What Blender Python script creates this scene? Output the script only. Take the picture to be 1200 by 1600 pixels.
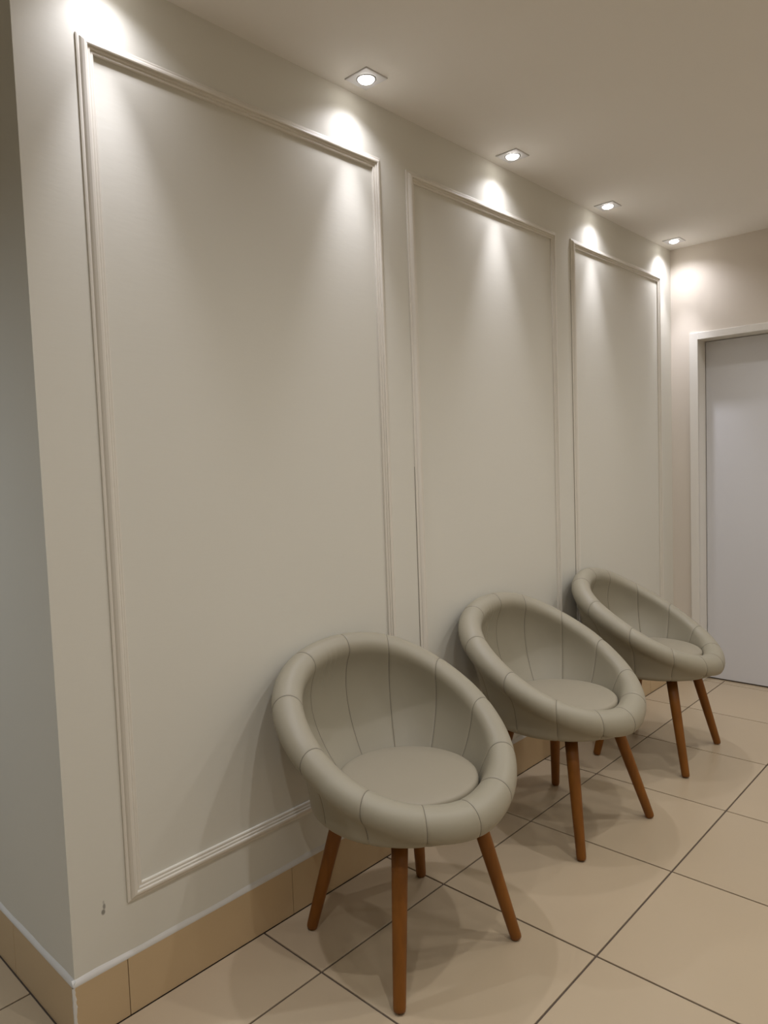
import bpy, bmesh, math, random
from mathutils import Vector, Matrix
random.seed(7)
for o in list(bpy.data.objects): bpy.data.objects.remove(o)
scene = bpy.context.scene
COL = scene.collection

# ------------------------------------------------------------------ camera
cd = bpy.data.cameras.new('camera'); cam = bpy.data.objects.new('camera', cd); COL.objects.link(cam)
PITCH, ROLL, YAW = -0.0642, -0.0355, 0.7537
fw = Vector((math.cos(YAW)*math.cos(PITCH), math.sin(YAW)*math.cos(PITCH), math.sin(PITCH)))
rt = Vector((math.sin(YAW), -math.cos(YAW), 0)); up = rt.cross(fw)
c, s = math.cos(ROLL), math.sin(ROLL)
r2 = rt*c + up*s; u2 = up*c - rt*s
M = Matrix((r2, u2, -fw)).transposed().to_4x4()
M.translation = Vector((-0.6517, -1.6748, 1.3570))
cam.matrix_world = M
cd.sensor_fit = 'VERTICAL'; cd.sensor_height = 24; cd.sensor_width = 18
cd.lens = 24*1119.469/1600
cd.clip_start = 0.02
scene.camera = cam

# ------------------------------------------------------------------ world, exposure
w = bpy.data.worlds.new('world'); scene.world = w; w.use_nodes = True
w.node_tree.nodes['Background'].inputs[0].default_value = (0.9, 0.95, 1, 1)
w.node_tree.nodes['Background'].inputs[1].default_value = 0.02
vs = scene.view_settings
vs.view_transform = 'Standard'; vs.look = 'None'; vs.gamma = 1; vs.use_curve_mapping = False
vs.exposure = 0.0

# light levels (watts) of the lamps built further down
WALL_SPOT_W = 6.2       # wide spill of a wall downlight
WALL_BEAM_W = 25.0      # its narrower beam
ROOM_SPOT_W = 32.5
HALL_SPOT_W = 80.0
WARM = (1.0, 0.99, 0.98)
WHITE = (1.0, 1.0, 1.10)
COOL = (0.88, 0.96, 1.06)

# ------------------------------------------------------------------ dimensions
H = 2.5644            # ceiling
XE = 3.6862           # end wall face
TILE = 0.53; GX = 0.5530; GY = -0.2523     # floor grid
BBH = 0.149           # skirting height
WY = 0.007            # painted wall face sits behind the skirting face (y = 0)
X0, X1, Y0, Y1 = -3.0, XE, -3.0, 2.6       # extents of the place

# ------------------------------------------------------------------ helpers
def obj(name, mesh, mat=None, parent=None, loc=None):
    if isinstance(mesh, bmesh.types.BMesh):
        me = bpy.data.meshes.new(name); mesh.to_mesh(me); mesh.free()
    else: me = mesh
    o = bpy.data.objects.new(name, me); COL.objects.link(o)
    if mat is not None and len(me.materials) == 0: me.materials.append(mat)
    if parent is not None: o.parent = parent
    if loc is not None: o.location = loc
    return o
def empty(name, loc=(0, 0, 0), rz=0):
    o = bpy.data.objects.new(name, None); COL.objects.link(o)
    o.location = loc; o.rotation_euler = (0, 0, rz); o.empty_display_size = 0.1
    return o
def tag(o, label=None, cat=None, group=None, kind=None):
    if label: o['label'] = label
    if cat: o['category'] = cat
    if group: o['group'] = group
    if kind: o['kind'] = kind
    return o
def box(bm, x0, x1, y0, y1, z0, z1, bevel=0):
    r = bmesh.ops.create_cube(bm, size=1)
    for v in r['verts']:
        v.co = Vector(((x0+x1)/2 + v.co.x*(x1-x0), (y0+y1)/2 + v.co.y*(y1-y0), (z0+z1)/2 + v.co.z*(z1-z0)))
    if bevel:
        es = list({e for v in r['verts'] for e in v.link_edges})
        bmesh.ops.bevel(bm, geom=es, offset=bevel, segments=1, affect='EDGES', profile=0.5)
    return bm
def bx(*a, **k):
    bm = bmesh.new(); box(bm, *a, **k); return bm
def smooth(me):
    for p in me.polygons: p.use_smooth = True
def grid_mesh(name, rows, closed_u=False):
    """rows: list of equally long point lists"""
    n = len(rows[0]); vs_ = [tuple(p) for r in rows for p in r]; fs = []
    m = len(rows)
    for i in range(m if closed_u else m-1):
        for j in range(n-1):
            a = i*n+j; b = ((i+1) % m)*n+j
            fs.append((a, b, b+1, a+1))
    me = bpy.data.meshes.new(name); me.from_pydata(vs_, [], fs); me.update()
    return me
def lathe(name, prof, n=32):
    rows = [[(r*math.cos(2*math.pi*k/n), r*math.sin(2*math.pi*k/n), z) for r, z in prof] for k in range(n)]
    me = grid_mesh(name, rows, True); smooth(me); return me

# ------------------------------------------------------------------ materials
def mat(name, col, rough=0.6, var=0.0, vscale=3.0, bump=0.0, bscale=200.0, spec=0.5, metal=0.0, stretch=(1, 1, 1), rand=0.0, noise_rough=0.0):
    m = bpy.data.materials.new(name); m.use_nodes = True
    nt = m.node_tree; b = nt.nodes['Principled BSDF']
    b.inputs['Base Color'].default_value = (*col, 1); b.inputs['Roughness'].default_value = rough
    b.inputs['Specular IOR Level'].default_value = spec; b.inputs['Metallic'].default_value = metal
    tc = nt.nodes.new('ShaderNodeTexCoord'); mp = nt.nodes.new('ShaderNodeMapping')
    mp.inputs['Scale'].default_value = stretch
    nt.links.new(tc.outputs['Object'], mp.inputs['Vector'])
    colsock = None
    if var or rand:
        n = nt.nodes.new('ShaderNodeTexNoise'); n.inputs['Scale'].default_value = vscale; n.inputs['Detail'].default_value = 5
        nt.links.new(mp.outputs[0], n.inputs['Vector'])
        mx = nt.nodes.new('ShaderNodeMixRGB'); mx.blend_type = 'MIX'
        mx.inputs[1].default_value = (*[x*(1-var) for x in col], 1)
        mx.inputs[2].default_value = (*[min(1, x*(1+var)) for x in col], 1)
        nt.links.new(n.outputs['Fac'], mx.inputs[0])
        colsock = mx.outputs[0]
        if rand:
            oi = nt.nodes.new('ShaderNodeObjectInfo')
            mr = nt.nodes.new('ShaderNodeMapRange'); mr.inputs['To Min'].default_value = 1-rand; mr.inputs['To Max'].default_value = 1+rand
            nt.links.new(oi.outputs['Random'], mr.inputs['Value'])
            mu = nt.nodes.new('ShaderNodeMixRGB'); mu.blend_type = 'MULTIPLY'; mu.inputs[0].default_value = 1
            cb = nt.nodes.new('ShaderNodeCombineColor')
            for k in range(3): nt.links.new(mr.outputs[0], cb.inputs[k])
            nt.links.new(colsock, mu.inputs[1]); nt.links.new(cb.outputs[0], mu.inputs[2]); colsock = mu.outputs[0]
        nt.links.new(colsock, b.inputs['Base Color'])
    if bump:
        n2 = nt.nodes.new('ShaderNodeTexNoise'); n2.inputs['Scale'].default_value = bscale; n2.inputs['Detail'].default_value = 3
        nt.links.new(mp.outputs[0], n2.inputs['Vector'])
        bp = nt.nodes.new('ShaderNodeBump'); bp.inputs['Strength'].default_value = bump; bp.inputs['Distance'].default_value = 0.002
        nt.links.new(n2.outputs['Fac'], bp.inputs['Height']); nt.links.new(bp.outputs[0], b.inputs['Normal'])
    return m
M_WALL = mat('wall_paint', (0.66, 0.64, 0.565), 0.62, var=0.015, vscale=1.5, bump=0.10, bscale=60, spec=0.25, stretch=(0.35, 1, 1.6))
M_ENDW = mat('end_wall_paint', (0.68, 0.615, 0.53), 0.6, var=0.015, bump=0.05, bscale=80)
M_SIDE = mat('side_wall_paint', (0.62, 0.60, 0.55), 0.6, var=0.015, bump=0.05, bscale=80)
M_CEIL = mat('ceiling_paint', (0.80, 0.77, 0.715), 0.8, var=0.01, bump=0.03, bscale=40)
M_MOLD = mat('moulding_paint', (0.70, 0.66, 0.58), 0.38, spec=0.45)
M_CAULK = mat('white_caulk', (0.64, 0.625, 0.59), 0.6, var=0.05, vscale=20, bump=0.3, bscale=30)
M_TILE = mat('porcelain_tile', (0.45, 0.357, 0.243), 0.30, var=0.035, vscale=2.2, rand=0.02, spec=0.4)
M_BTILE = mat('skirting_tile', (0.54, 0.40, 0.235), 0.33, var=0.05, vscale=3.5, rand=0.03, spec=0.4)
M_GROUT = mat('dark_grout', (0.085, 0.06, 0.042), 0.9, var=0.25, vscale=30)
M_DOOR = mat('door_laminate', (0.68, 0.68, 0.70), 0.35, var=0.01)
M_CASE = mat('door_casing_paint', (0.76, 0.73, 0.67), 0.4)
M_DARK = mat('dark_gap', (0.035, 0.03, 0.028), 0.9)
M_CRACK = mat('crack_shadow', (0.16, 0.14, 0.11), 0.9)
M_LEATHER = mat('leatherette', (0.295, 0.266, 0.197), 0.46, var=0.03, vscale=9, bump=0.10, bscale=900, spec=0.4)
M_SEAT = mat('seat_leatherette', (0.29, 0.256, 0.19), 0.5, var=0.03, vscale=12, bump=0.10, bscale=900, spec=0.35)
M_SEAM = mat('seam_thread', (0.15, 0.13, 0.10), 0.8)
M_BLACK = mat('black_base', (0.012, 0.012, 0.012), 0.6)
M_WOOD = mat('stained_wood', (0.20, 0.072, 0.009), 0.45, var=0.35, vscale=7, stretch=(7, 7, 0.6), spec=0.3)
M_FOOT = mat('dark_foot', (0.03, 0.018, 0.012), 0.6)
M_PLATE = mat('lamp_plate', (0.62, 0.61, 0.60), 0.4, metal=0.0)
M_RING = mat('lamp_ring', (0.35, 0.34, 0.33), 0.35, metal=0.6)
def emit(name, col, st):
    m = bpy.data.materials.new(name); m.use_nodes = True; nt = m.node_tree; nt.nodes.clear()
    e = nt.nodes.new('ShaderNodeEmission'); e.inputs[0].default_value = (*col, 1); e.inputs[1].default_value = st
    o = nt.nodes.new('ShaderNodeOutputMaterial'); nt.links.new(e.outputs[0], o.inputs[0]); return m
M_BULB = emit('bulb_glow', (1.0, 0.96, 0.92), 18.0)

# scuffs on the near end of the panelled wall
def add_scuffs(m, spots):
    nt = m.node_tree; b = nt.nodes['Principled BSDF']
    src = b.inputs['Base Color'].links[0].from_socket
    tc = nt.nodes.new('ShaderNodeTexCoord')
    for (p, sc, k) in spots:
        mp = nt.nodes.new('ShaderNodeVectorMath'); mp.operation = 'SUBTRACT'; mp.inputs[1].default_value = p
        nt.links.new(tc.outputs['Object'], mp.inputs[0])
        m2 = nt.nodes.new('ShaderNodeVectorMath'); m2.operation = 'MULTIPLY'; m2.inputs[1].default_value = sc
        nt.links.new(mp.outputs[0], m2.inputs[0])
        ln = nt.nodes.new('ShaderNodeVectorMath'); ln.operation = 'LENGTH'; nt.links.new(m2.outputs[0], ln.inputs[0])
        mr = nt.nodes.new('ShaderNodeMapRange'); mr.inputs['From Min'].default_value = 0.6; mr.inputs['From Max'].default_value = 1.1
        mr.inputs['To Min'].default_value = k; mr.inputs['To Max'].default_value = 0
        nt.links.new(ln.outputs['Value'], mr.inputs['Value'])
        mx = nt.nodes.new('ShaderNodeMixRGB'); mx.inputs[2].default_value = (0.15, 0.14, 0.12, 1)
        nt.links.new(mr.outputs[0], mx.inputs[0]); nt.links.new(src, mx.inputs[1]); src = mx.outputs[0]
    nt.links.new(src, b.inputs['Base Color'])
add_scuffs(M_WALL, [((0.089, WY, 0.305), (250, 1, 120), 0.7), ((0.086, WY, 0.292), (180, 1, 130), 0.8), ((0.088, WY, 0.316), (400, 1, 200), 0.35)])

# ------------------------------------------------------------------ floor with tiles
floor = tag(obj('floor', bx(X0-0.1, X1+0.4, Y0-0.1, Y1+0.1, -0.12, -0.0035), M_GROUT), kind='structure')
tile_cache = {}
def tile(x0, x1, y0, y1):
    g = 0.0030
    key = (round(x1-x0, 4), round(y1-y0, 4))
    if key not in tile_cache:
        a, b_ = (x1-x0)/2-g, (y1-y0)/2-g
        me = bpy.data.meshes.new('tile'); bm = bx(-a, a, -b_, b_, -0.006, 0, bevel=0.0008); bm.to_mesh(me); bm.free()
        me.materials.append(M_TILE); tile_cache[key] = me
    return obj('tile', tile_cache[key], None, floor, ((x0+x1)/2, (y0+y1)/2, random.uniform(-0.0002, 0.0002)))
def cuts(g, lo, hi):
    k = math.ceil((lo-g)/TILE); r = [lo]
    while g+k*TILE < hi-0.02:
        if g+k*TILE > lo+0.02: r.append(g+k*TILE)
        k += 1
    return r+[hi]
def fill(xa, xb, ya, yb):
    xs, ys = cuts(GX, xa, xb), cuts(GY, ya, yb)
    for i in range(len(xs)-1):
        for j in range(len(ys)-1): tile(xs[i], xs[i+1], ys[j], ys[j+1])
fill(X0, XE+0.105, Y0, 0.0)          # room
fill(X0, 0.0, 0.0, Y1)               # hall round the corner

# ------------------------------------------------------------------ walls, ceiling
wl = tag(obj('wall_left', bx(WY, XE+0.3, WY, Y1+0.1, 0, H), M_WALL), kind='structure')
# the return of the panelled wall, painted a greyer tone
ceil = tag(obj('ceiling', bx(X0-0.1, X1+0.4, Y0-0.1, Y1+0.1, H, H+0.1), M_CEIL), kind='structure')
DY0, DY1, DZ = -1.03, -0.150, 2.022       # door opening
bm = bmesh.new()
box(bm, XE, XE+0.3, DY1+0.008, WY, 0, H); box(bm, XE, XE+0.3, DY0-0.008, DY1+0.008, DZ+0.008, H); box(bm, XE, XE+0.3, Y0, DY0-0.008, 0, H)
tag(obj('wall_end', bm, M_ENDW), kind='structure')
tag(obj('wall_right', bx(X0-0.1, XE+0.3, Y0-0.1, Y0, 0, H), M_ENDW), kind='structure')
tag(obj('wall_back', bx(X0-0.1, X0, Y0, Y1, 0, H), M_SIDE), kind='structure')
tag(obj('wall_hall', bx(X0-0.1, WY, Y1, Y1+0.1, 0, H), M_SIDE), kind='structure')

# ------------------------------------------------------------------ skirting of cut tiles
def skirt(name, joints, place):
    root = tag(empty(name), kind='structure')
    for a, b_ in zip(joints[:-1], joints[1:]):
        obj('skirting_tile', place(a+0.0008, b_-0.0008, 0.0006, BBH), M_BTILE, root)
    return root
jl = [0.0]+[0.137+0.53*k for k in range(7)]+[XE]
bl = skirt('baseboard_left', jl, lambda a, b_, z0, z1: bx(a, b_, 0.0, 0.0065, z0, z1, bevel=0.0006))
jh = [0.0065]+[0.380+0.53*k-0.53 for k in range(1, 6)]+[Y1]
bh = skirt('baseboard_hall', jh, lambda a, b_, z0, z1: bx(0.0, 0.0065, a, b_, z0, z1, bevel=0.0006))
be = skirt('baseboard_end', [-0.10, 0.0], lambda a, b_, z0, z1: bx(XE-0.007, XE-0.0005, a, b_, z0, z1, bevel=0.0006))
# caulk bead along the skirting top: a little wavy wedge
def bead(name, n, fn, parent):
    rows = []
    for i in range(n+1):
        t = i/n; j = 0.0016*math.sin(i*1.7)+0.0012*math.sin(i*0.61+1)
        rows.append(fn(t, j))
    me = grid_mesh(name, rows); smooth(me); return obj(name, me, M_CAULK, parent)
bead('caulk_bead', 60, lambda t, j: [(t*XE, 0.0002, BBH-0.002), (t*XE, -0.0012, BBH+0.0015), (t*XE, 0.003, BBH+0.008+j), (t*XE, WY+0.0004, BBH+0.0130+j)], bl)
bead('caulk_bead', 40, lambda t, j: [(0.0002, t*Y1, BBH-0.002), (-0.0012, t*Y1, BBH+0.0015), (0.003, t*Y1, BBH+0.008+j), (WY+0.0004, t*Y1, BBH+0.0130+j)], bh)
# broken bead down the corner joint of the skirting
rows = []
for i in range(25):
    z = 0.002+i/24*(BBH-0.002); j = random.uniform(-0.0009, 0.0009)+0.0007*math.sin(i*0.5)
    rows.append([(-0.0012, 0.006+j, z), (-0.0022+j*0.5, -0.0014, z), (0.004+j, -0.0020, z), (0.0065+j*1.5, 0.0004, z)])
me = grid_mesh('corner_bead', rows); obj('corner_bead', me, M_CAULK, bl)

# ------------------------------------------------------------------ wall panel mouldings
PROF = [(0.0, 0.0), (0.0, 0.004), (0.003, 0.0055), (0.007, 0.0058), (0.0075, 0.0075), (0.010, 0.0105), (0.0145, 0.0138), (0.019, 0.0145), (0.0215, 0.0135),
        (0.022, 0.0095), (0.0245, 0.0093), (0.0265, 0.0105), (0.0285, 0.0095), (0.029, 0.0065), (0.031, 0.0063), (0.034, 0.0075), (0.0365, 0.0065), (0.037, 0.0)]
def moulding(name, xa, xb, za, zb, crack):
    root = tag(empty(name, ((xa+xb)/2, WY, za)), kind='structure')
    cx, cz = (xa+xb)/2, za
    def P(x, z, h): return (x-cx, -h-0.0002, z-cz)
    k = 1.05
    sides = [('top', lambda u, h: (P(xa+u, zb-u, h), P(xb-u, zb-u, h))),
             ('bottom', lambda u, h: (P(xb-u, za+u, h), P(xa+u, za+u, h))),
             ('left', lambda u, h: (P(xa+u, za+u, h), P(xa+u, zb-u, h))),
             ('right', lambda u, h: (P(xb-u, zb-u, h), P(xb-u, za+u, h)))]
    for nm, fn in sides:
        pts = [fn(u*k, h) for u, h in PROF]
        rows = [[p[0] for p in pts], [p[1] for p in pts]]
        me = grid_mesh('moulding_strip', rows)
        obj('moulding_strip', me, M_MOLD, root)
    if crack:
        obj('crack_line', bx(xa-0.0016-cx, xa+0.0002-cx, -0.0006, 0.0004, 0.02, crack-cz), M_CRACK, root)
    return root
FZ0, FZ1 = 0.2865, 2.3885
moulding('trim_1', 0.1478, 1.1765, FZ0, FZ1, 0)
moulding('trim_2', 1.3090, 2.3360, FZ0, FZ1, 1.35)
moulding('trim_3', 2.4786, 3.5200, FZ0, FZ1, 2.2)

# ------------------------------------------------------------------ door
door = tag(obj('door_1', bx(XE+0.112, XE+0.150, DY0+0.003, DY1-0.003, 0.008, DZ-0.003, bevel=0.001), M_DOOR), kind='structure')
CO = 0.047
def casing(bm): return obj('casing', bm, M_CASE, door)
casing(bx(XE-0.011, XE-0.0002, DY1, DY1+CO, 0.001, DZ+0.040, bevel=0.0012))
casing(bx(XE-0.011, XE-0.0002, DY0-CO, DY0, 0.001, DZ+0.040, bevel=0.0012))
casing(bx(XE-0.0112, XE-0.0002, DY0, DY1, DZ, DZ+0.0402, bevel=0.0012))
obj('jamb', bx(XE-0.004, XE+0.25, DY1, DY1+0.0078, 0.001, DZ), M_CASE, door)
obj('jamb', bx(XE-0.004, XE+0.25, DY0-0.0078, DY0, 0.001, DZ), M_CASE, door)
obj('jamb', bx(XE-0.004, XE+0.25, DY0-0.0078, DY1+0.0078, DZ, DZ+0.0078), M_CASE, door)
obj('door_stop', bx(XE+0.151, XE+0.163, DY1-0.012, DY1, 0.001, DZ), M_CASE, door)
obj('handle', (lambda b: (box(b, XE+0.062, XE+0.076, DY0+0.05, DY0+0.17, 1.0, 1.016, bevel=0.003), box(b, XE+0.07, XE+0.112, DY0+0.05, DY0+0.066, 1.0, 1.016, bevel=0.003), b)[-1])(bmesh.new()), M_RING, door)
tag(obj('trim_4', bx(XE+0.1075, XE+0.25, DY0, DY1, -0.0034, 0.0002, bevel=0.0005), M_TILE), kind='structure')  # threshold strip
tag(obj('dark_sheet_beyond_door', bx(XE+0.30, XE+0.34, DY0-0.2, DY1+0.2, 0, DZ+0.2), M_DARK), kind='structure')  # near-black sheet standing in for the shade in the gap under the door

# ------------------------------------------------------------------ recessed downlights
def plate_mesh():
    # square plate with a round opening
    n = 48; a = 0.0475; r = 0.031; t = 0.004
    rows = []
    for k in range(n):
        th = 2*math.pi*k/n+math.pi/4
        cx_, sx_ = math.cos(th), math.sin(th); q = a/max(abs(cx_), abs(sx_))
        rows.append([(cx_*q, sx_*q, 0), (cx_*q, sx_*q, -t*0.6), (cx_*(q-0.002), sx_*(q-0.002), -t), (cx_*(r+0.002), sx_*(r+0.002), -t), (cx_*r, sx_*r, -t*0.5), (cx_*r, sx_*r, -0.0002)])
    return grid_mesh('plate', rows, True)
PL = plate_mesh(); PL.materials.append(M_PLATE)
RG = lathe('gimbal_ring', [(0.0305, -0.0002), (0.0305, -0.004), (0.0285, -0.0052), (0.0262, -0.0045), (0.0258, -0.0002)], 40); RG.materials.append(M_RING)
BU = lathe('bulb', [(0.0255, -0.0005), (0.0252, -0.004), (0.0225, -0.0085), (0.017, -0.0115), (0.009, -0.013), (0.0002, -0.0134)], 32); BU.materials.append(M_BULB)
def downlight(x, y, label, watts, col=WHITE, ang=138, blend=1.0, group='recessed square downlights', aim=(0, 0), beam=0):
    root = tag(empty('recessed_downlight', (x, y, H)), label, 'downlight', group)
    obj('plate', PL, None, root); obj('gimbal_ring', RG, None, root); obj('bulb', BU, None, root)
    l = bpy.data.lights.new('spot', 'SPOT'); l.energy = watts; l.color = col
    l.spot_size = math.radians(ang); l.spot_blend = blend; l.shadow_soft_size = 0.022
    o = bpy.data.objects.new('spot', l); COL.objects.link(o); o.parent = root; o.location = (0, 0, -0.018)
    o.rotation_euler = (aim[0], aim[1], 0)
    if beam:
        l2 = bpy.data.lights.new('spot_beam', 'SPOT'); l2.energy = beam; l2.color = col
        l2.spot_size = math.radians(47); l2.spot_blend = 1.0; l2.shadow_soft_size = 0.022
        o2 = bpy.data.objects.new('spot_beam', l2); COL.objects.link(o2); o2.parent = root; o2.location = (0, 0, -0.018)
        o2.rotation_euler = (aim[0], aim[1], 0)
    return root
LY = -0.084
downlight(0.205, LY, 'lit square downlight above the near corner of the panelled wall, outside the picture top', WALL_SPOT_W, beam=WALL_BEAM_W)
downlight(1.032, LY, 'lit square downlight nearest in view, its bulb bulging out of the plate', WALL_SPOT_W, beam=WALL_BEAM_W)
downlight(1.859, LY, 'lit square downlight second nearest in view, above the middle wall frame', WALL_SPOT_W, beam=WALL_BEAM_W)
downlight(2.687, LY, 'lit square downlight third along the row, above the start of the far wall frame', WALL_SPOT_W, beam=WALL_BEAM_W)
downlight(3.508, LY, 'smallest lit square downlight, in the ceiling corner by the door wall', WALL_SPOT_W*1.6, beam=WALL_BEAM_W, aim=(0, math.radians(-6)))
for x in (-0.62, 0.35, 1.32, 2.29, 3.26):
    downlight(x, -1.30, 'lit square downlight in the second row out in the room', ROOM_SPOT_W, WARM, ang=165, blend=1.0, group='downlights of the second row')
for x in (-0.62, 0.35, 1.32, 2.29, 3.26):  # unseen third row, added to soften the room light and its shadows
    downlight(x, -2.45, 'added square downlight in an unseen third row, softening the room light', ROOM_SPOT_W*0.6, WARM, ang=165, blend=1.0, group='added downlights of the third row')
downlight(-1.3, 1.0, 'lit cool white downlight in the hall round the corner', HALL_SPOT_W, COOL, ang=150, blend=0.8, group='hall downlight')

# ------------------------------------------------------------------ tub chairs
AX, AY, YO, ZF, ZK, PW = 0.3013, 0.2891, 0.0488, 0.4396, 0.7921, 0.9055
RF, RK, RB, YB, ZB = 0.055, 0.0424, 0.279, -0.0058, 0.409
RS, YS, ZS, AB, QB = 0.1997, -0.0057, 0.4887, 0.2530, 0.225
NS = 12; SEAM0 = math.radians(-1)
def rim(th):
    co = math.cos(th); wv = (1-co)/2
    y = YO-AY*co if co > 0 else YO+AB*abs(co)*(1+QB*(1-co*co))
    return Vector((AX*math.sin(th), y, ZF+(ZK-ZF)*wv**PW)), RF+(RK-RF)*wv, wv
def bez(a, b_, c_, n):
    return [a*(1-t)**2+b_*2*t*(1-t)+c_*t*t for t in [i/n for i in range(n+1)]]
def profile(th):
    """points of the cushion section at azimuth th: inside foot, inner wall, rolled rim, outer wall, underside"""
    cpt, r, wv = rim(th)
    n = Vector((cpt.x, cpt.y, 0)); rho = n.length; n.normalize()
    def W(p): return Vector((n.x*p.x, n.y*p.x, p.y))
    dl = 0.003*(1-wv)+0.085*wv*(1-wv)**3          # the roll is slimmer along the front and the arms
    r -= dl
    C2 = Vector((rho+dl*0.94, cpt.z-dl*0.34))
    sb = (Vector((n.x*RS, n.y*RS+YS))).dot(Vector((n.x, n.y)))+0.001
    bb = (Vector((n.x*RB, n.y*RB+YB))).dot(Vector((n.x, n.y)))
    S2 = Vector((sb, ZS-0.045))
    fi = math.radians(118+(207-118)*min(1, wv*1.0)**0.55)
    fo = math.radians(-18+10*wv-36*math.sin(th)**2-14*(1-wv))
    T = C2+Vector((math.cos(fi), math.sin(fi)))*r
    tang = Vector((math.sin(fi), -math.cos(fi)))      # going down/inward along the wall
    if tang.y > 0: tang = -tang
    dist = (T-S2).length
    ctrl = T+tang*dist*0.45
    pts = bez(S2, ctrl, T, 12)
    for i in range(1, 17):
        a = fi+(fo-fi)*i/16
        pts.append(C2+Vector((math.cos(a), math.sin(a)))*r)
    E = pts[-1]; Bc = Vector((bb, ZB))
    rc = 0.022
    F = Vector((bb-0.001, ZB+rc))
    t2 = Vector((-math.sin(fo), math.cos(fo)))*-1
    d2 = (E-F).length
    if d2 > 0.01: pts += bez(E, E+t2*d2*0.35, F, 9)[1:]
    else: pts += [E+(F-E)*i/9 for i in range(1, 10)]
    for i in range(1, 6):
        a = -math.pi/2*i/5
        pts.append(Vector((bb-0.001-rc+rc*math.cos(a), ZB+rc+rc*math.sin(a))))
    pts.append(Vector((bb-0.07, ZB-0.001)))
    return [W(p) for p in pts]
def theta_of(pol):
    # rim parameter whose plan direction from the chair axis is pol (0 = front)
    lo, hi = pol-0.6, pol+0.6
    for _ in range(50):
        mid = (lo+hi)/2; p = rim(mid)[0]
        d_ = (math.atan2(p.x, -p.y)-pol+math.pi) % (2*math.pi)-math.pi
        if d_ < 0: lo = mid
        else: hi = mid
    return lo
seam_angles = [theta_of(SEAM0+2*math.pi*k/NS) for k in range(NS+1)]
ROWS_IN = [0, 0.0035, 0.011, 0.03, 0.07, 0.14, 0.24, 0.37, 0.5, 0.63, 0.76, 0.86, 0.93, 0.97, 0.989, 0.9965, 1]
def dented(th, dang, fold=None):
    """profile sunk towards the inside of the cushion near a seam"""
    p0 = profile(th); pa = profile(th+0.004); pb = profile(th-0.004)
    out = []
    for j, p in enumerate(p0):
        du = pa[j]-pb[j]; dv = p0[min(j+1, len(p0)-1)]-p0[max(j-1, 0)]
        nn = du.cross(dv)
        if nn.length > 1e-12: nn.normalize()
        m_ = abs(dang)*0.30
        k = 0.0022*math.exp(-m_/0.0035)
        if fold is not None:      # soft creases in the leatherette under the rim
            k += 0.0018*math.exp(-((fold-0.55)/0.22)**2)*math.exp(-((j-11.5)/2.6)**2)*math.sin(fold*44+0.6*math.sin(j*0.7))
        out.append(p-nn*k*NSIGN)
    return out
# orientation test: at the rim top the normal must point up
_p0, _pa, _pb = profile(0.5), profile(0.504), profile(0.496)
_j = max(range(len(_p0)), key=lambda i: _p0[i].z)
NSIGN = 1.0 if (_pa[_j]-_pb[_j]).cross(_p0[_j+1]-_p0[_j-1]).z > 0 else -1.0
panel_meshes = []; seam_meshes = []
for k in range(NS):
    a0 = seam_angles[k]; a1 = seam_angles[k+1]
    rows = []
    for t in (ROWS_IN if k != 6 else sorted(set(ROWS_IN+[i/50 for i in range(2, 49)]))):
        th = a0+(a1-a0)*t
        rows.append(dented(th, min(th-a0, a1-th), t if k == 6 else None))
    me = grid_mesh('panel', rows)
    if NSIGN < 0: me.flip_normals()
    smooth(me); me.materials.append(M_LEATHER); panel_meshes.append(me)
    # stitched seam in the groove
    ln = dented(a0, 0.0); ring = []
    pa = profile(a0+0.004); pb = profile(a0-0.004)
    for j in range(0, len(ln)-6):
        du = (pa[j]-pb[j]).normalized(); dv = (ln[min(j+1, len(ln)-1)]-ln[max(j-1, 0)]).normalized(); nn = du.cross(dv).normalized()*NSIGN
        q = ln[j]+nn*0.0002; rr = 0.0011
        ring.append([q+(du*math.cos(g)+nn*math.sin(g))*rr for g in [i*math.pi/3 for i in range(7)]])
    sm = grid_mesh('seam', ring); smooth(sm); sm.materials.append(M_SEAM); seam_meshes.append(sm)
# seat cushion: low dome with rounded edge
RSC = RS-0.0005
prof = [(RSC-0.004, ZS-0.05), (RSC-0.001, ZS-0.03), (RSC, ZS-0.012), (RSC-0.002, ZS-0.006), (RSC-0.007, ZS-0.0015), (RSC-0.015, ZS+0.001), (RSC-0.04, ZS+0.0045), (RSC-0.09, ZS+0.008), (RSC-0.14, ZS+0.0095), (0.0003, ZS+0.010)]
SEAT = lathe('seat_cushion', prof, 64); SEAT.materials.append(M_SEAT)
UNDER = lathe('shell', [(0.0003, ZB+0.012), (0.21, ZB+0.012), (0.216, ZB+0.006), (0.214, ZB+0.0005), (0.0003, ZB+0.0005)], 48); UNDER.materials.append(M_LEATHER)
BASE = lathe('base_plate', [(0.0003, ZB-0.0002), (0.232, ZB-0.0002), (0.235, ZB-0.003), (0.233, ZB-0.008), (0.0003, ZB-0.008)], 48); BASE.materials.append(M_BLACK)
LEGTOP = ZB-0.0085
def leg_mesh(a, b_):
    """tapered round leg from foot a to top b_"""
    ax = (b_-a); L = ax.length; ax.normalize()
    e1 = ax.orthogonal().normalized(); e2 = ax.cross(e1)
    rows = []
    for g in range(25):
        an = 2*math.pi*g/24; dr = e1*math.cos(an)+e2*math.sin(an)
        rows.append([a+ax*(t*L)+dr*r for t, r in ((0.006, 0.0002), (0.006, 0.011), (0.012, 0.0150), (0.03, 0.0163), (0.35, 0.0185), (0.7, 0.0208), (1.0, 0.0225), (1.0, 0.0002))])
    # keep the top flat under the base plate
    for r in rows:
        for q in r[-2:]: q.z = b_.z
    me = grid_mesh('leg', rows); smooth(me); me.materials.append(M_WOOD); return me
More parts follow.
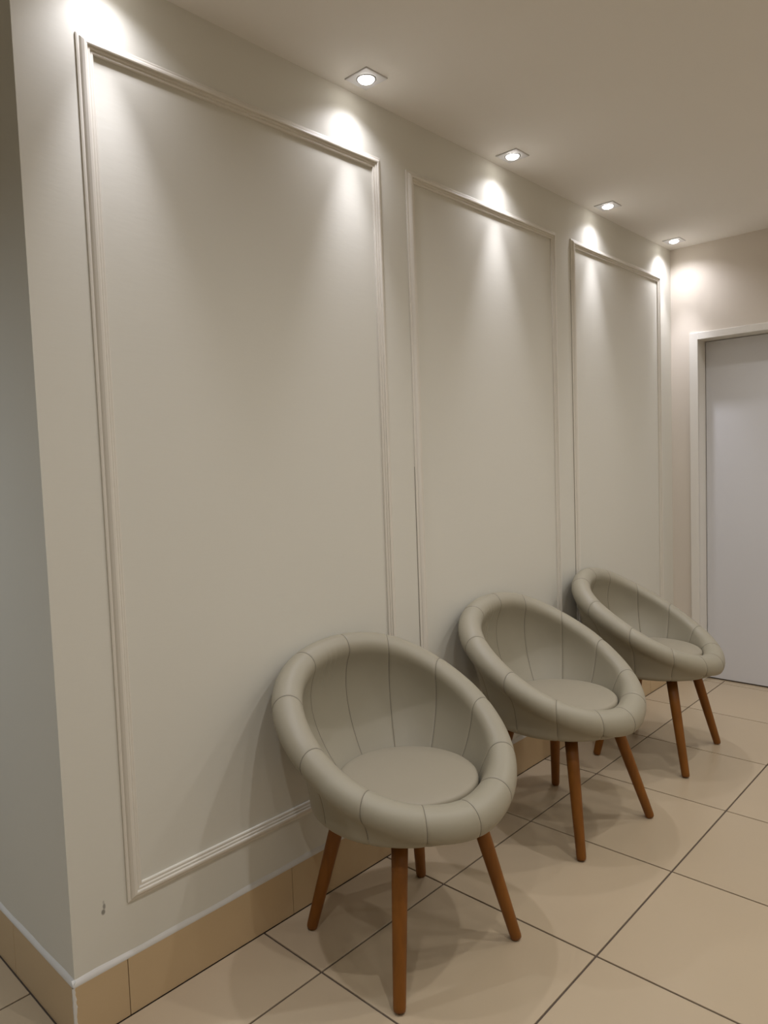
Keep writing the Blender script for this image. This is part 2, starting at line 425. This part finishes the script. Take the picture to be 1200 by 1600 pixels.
def foot_mesh(a, b_):
    ax = (b_-a).normalized(); e1 = ax.orthogonal().normalized(); e2 = ax.cross(e1); rows = []
    for g in range(17):
        an = 2*math.pi*g/16; dr = e1*math.cos(an)+e2*math.sin(an)
        rows.append([a+ax*t+dr*r for t, r in ((0.012, 0.0002), (0.012, 0.0125), (0.0035, 0.0125), (0.002, 0.0002))])
    for r in rows:
        for q in r: q.z = max(q.z, 0.0004)
    me = grid_mesh('foot_glide', rows); me.materials.append(M_FOOT); return me
def chair(x, y, rz, label, feet, leg_top_r=0.185):
    root = tag(empty('tub_chair', (x, y, 0), rz), label, 'chair', 'tub chairs along the panelled wall')
    sh = obj('shell', UNDER, None, root, (0, 0, 0))
    for k in range(NS):
        p = obj('panel', panel_meshes[k], None, sh)
        obj('seam', seam_meshes[k], None, sh)
    obj('seat_cushion', SEAT, None, root, (0, YS, 0))
    obj('base_plate', BASE, None, root, (0, YB, 0))
    R = Matrix.Rotation(-rz, 3, 'Z')
    cxy = Vector((sum(f[0] for f in feet)/4, sum(f[1] for f in feet)/4, 0))
    for fx, fy in feet:
        a = R @ (Vector((fx, fy, 0))-Vector((x, y, 0)))
        o = Vector((fx, fy, 0))-cxy; o = o.normalized()*leg_top_r
        b_ = R @ (Vector((x, y, 0))*0.7+cxy*0.3+o-Vector((x, y, 0))); b_.z = LEGTOP
        l = obj('leg', leg_mesh(a, b_), None, root); obj('foot_glide', foot_mesh(a, b_), None, l)
    return root
chair(0.821, -0.344, -0.142, 'nearest greige leatherette tub chair, its four tapered wooden legs all in view',
      [(0.581, -0.510), (0.658, -0.092), (1.005, -0.579), (1.073, -0.166)])
chair(1.688, -0.345, -0.032, 'middle greige tub chair of the row, half hidden on its left by the nearest chair',
      [(1.486, -0.528), (1.918, -0.584), (1.942, -0.170), (1.510, -0.115)])
chair(2.525, -0.350, 0.139, 'farthest greige tub chair of the row, standing next to the white door',
      [(2.338, -0.561), (2.790, -0.540), (2.782, -0.139), (2.330, -0.160)])
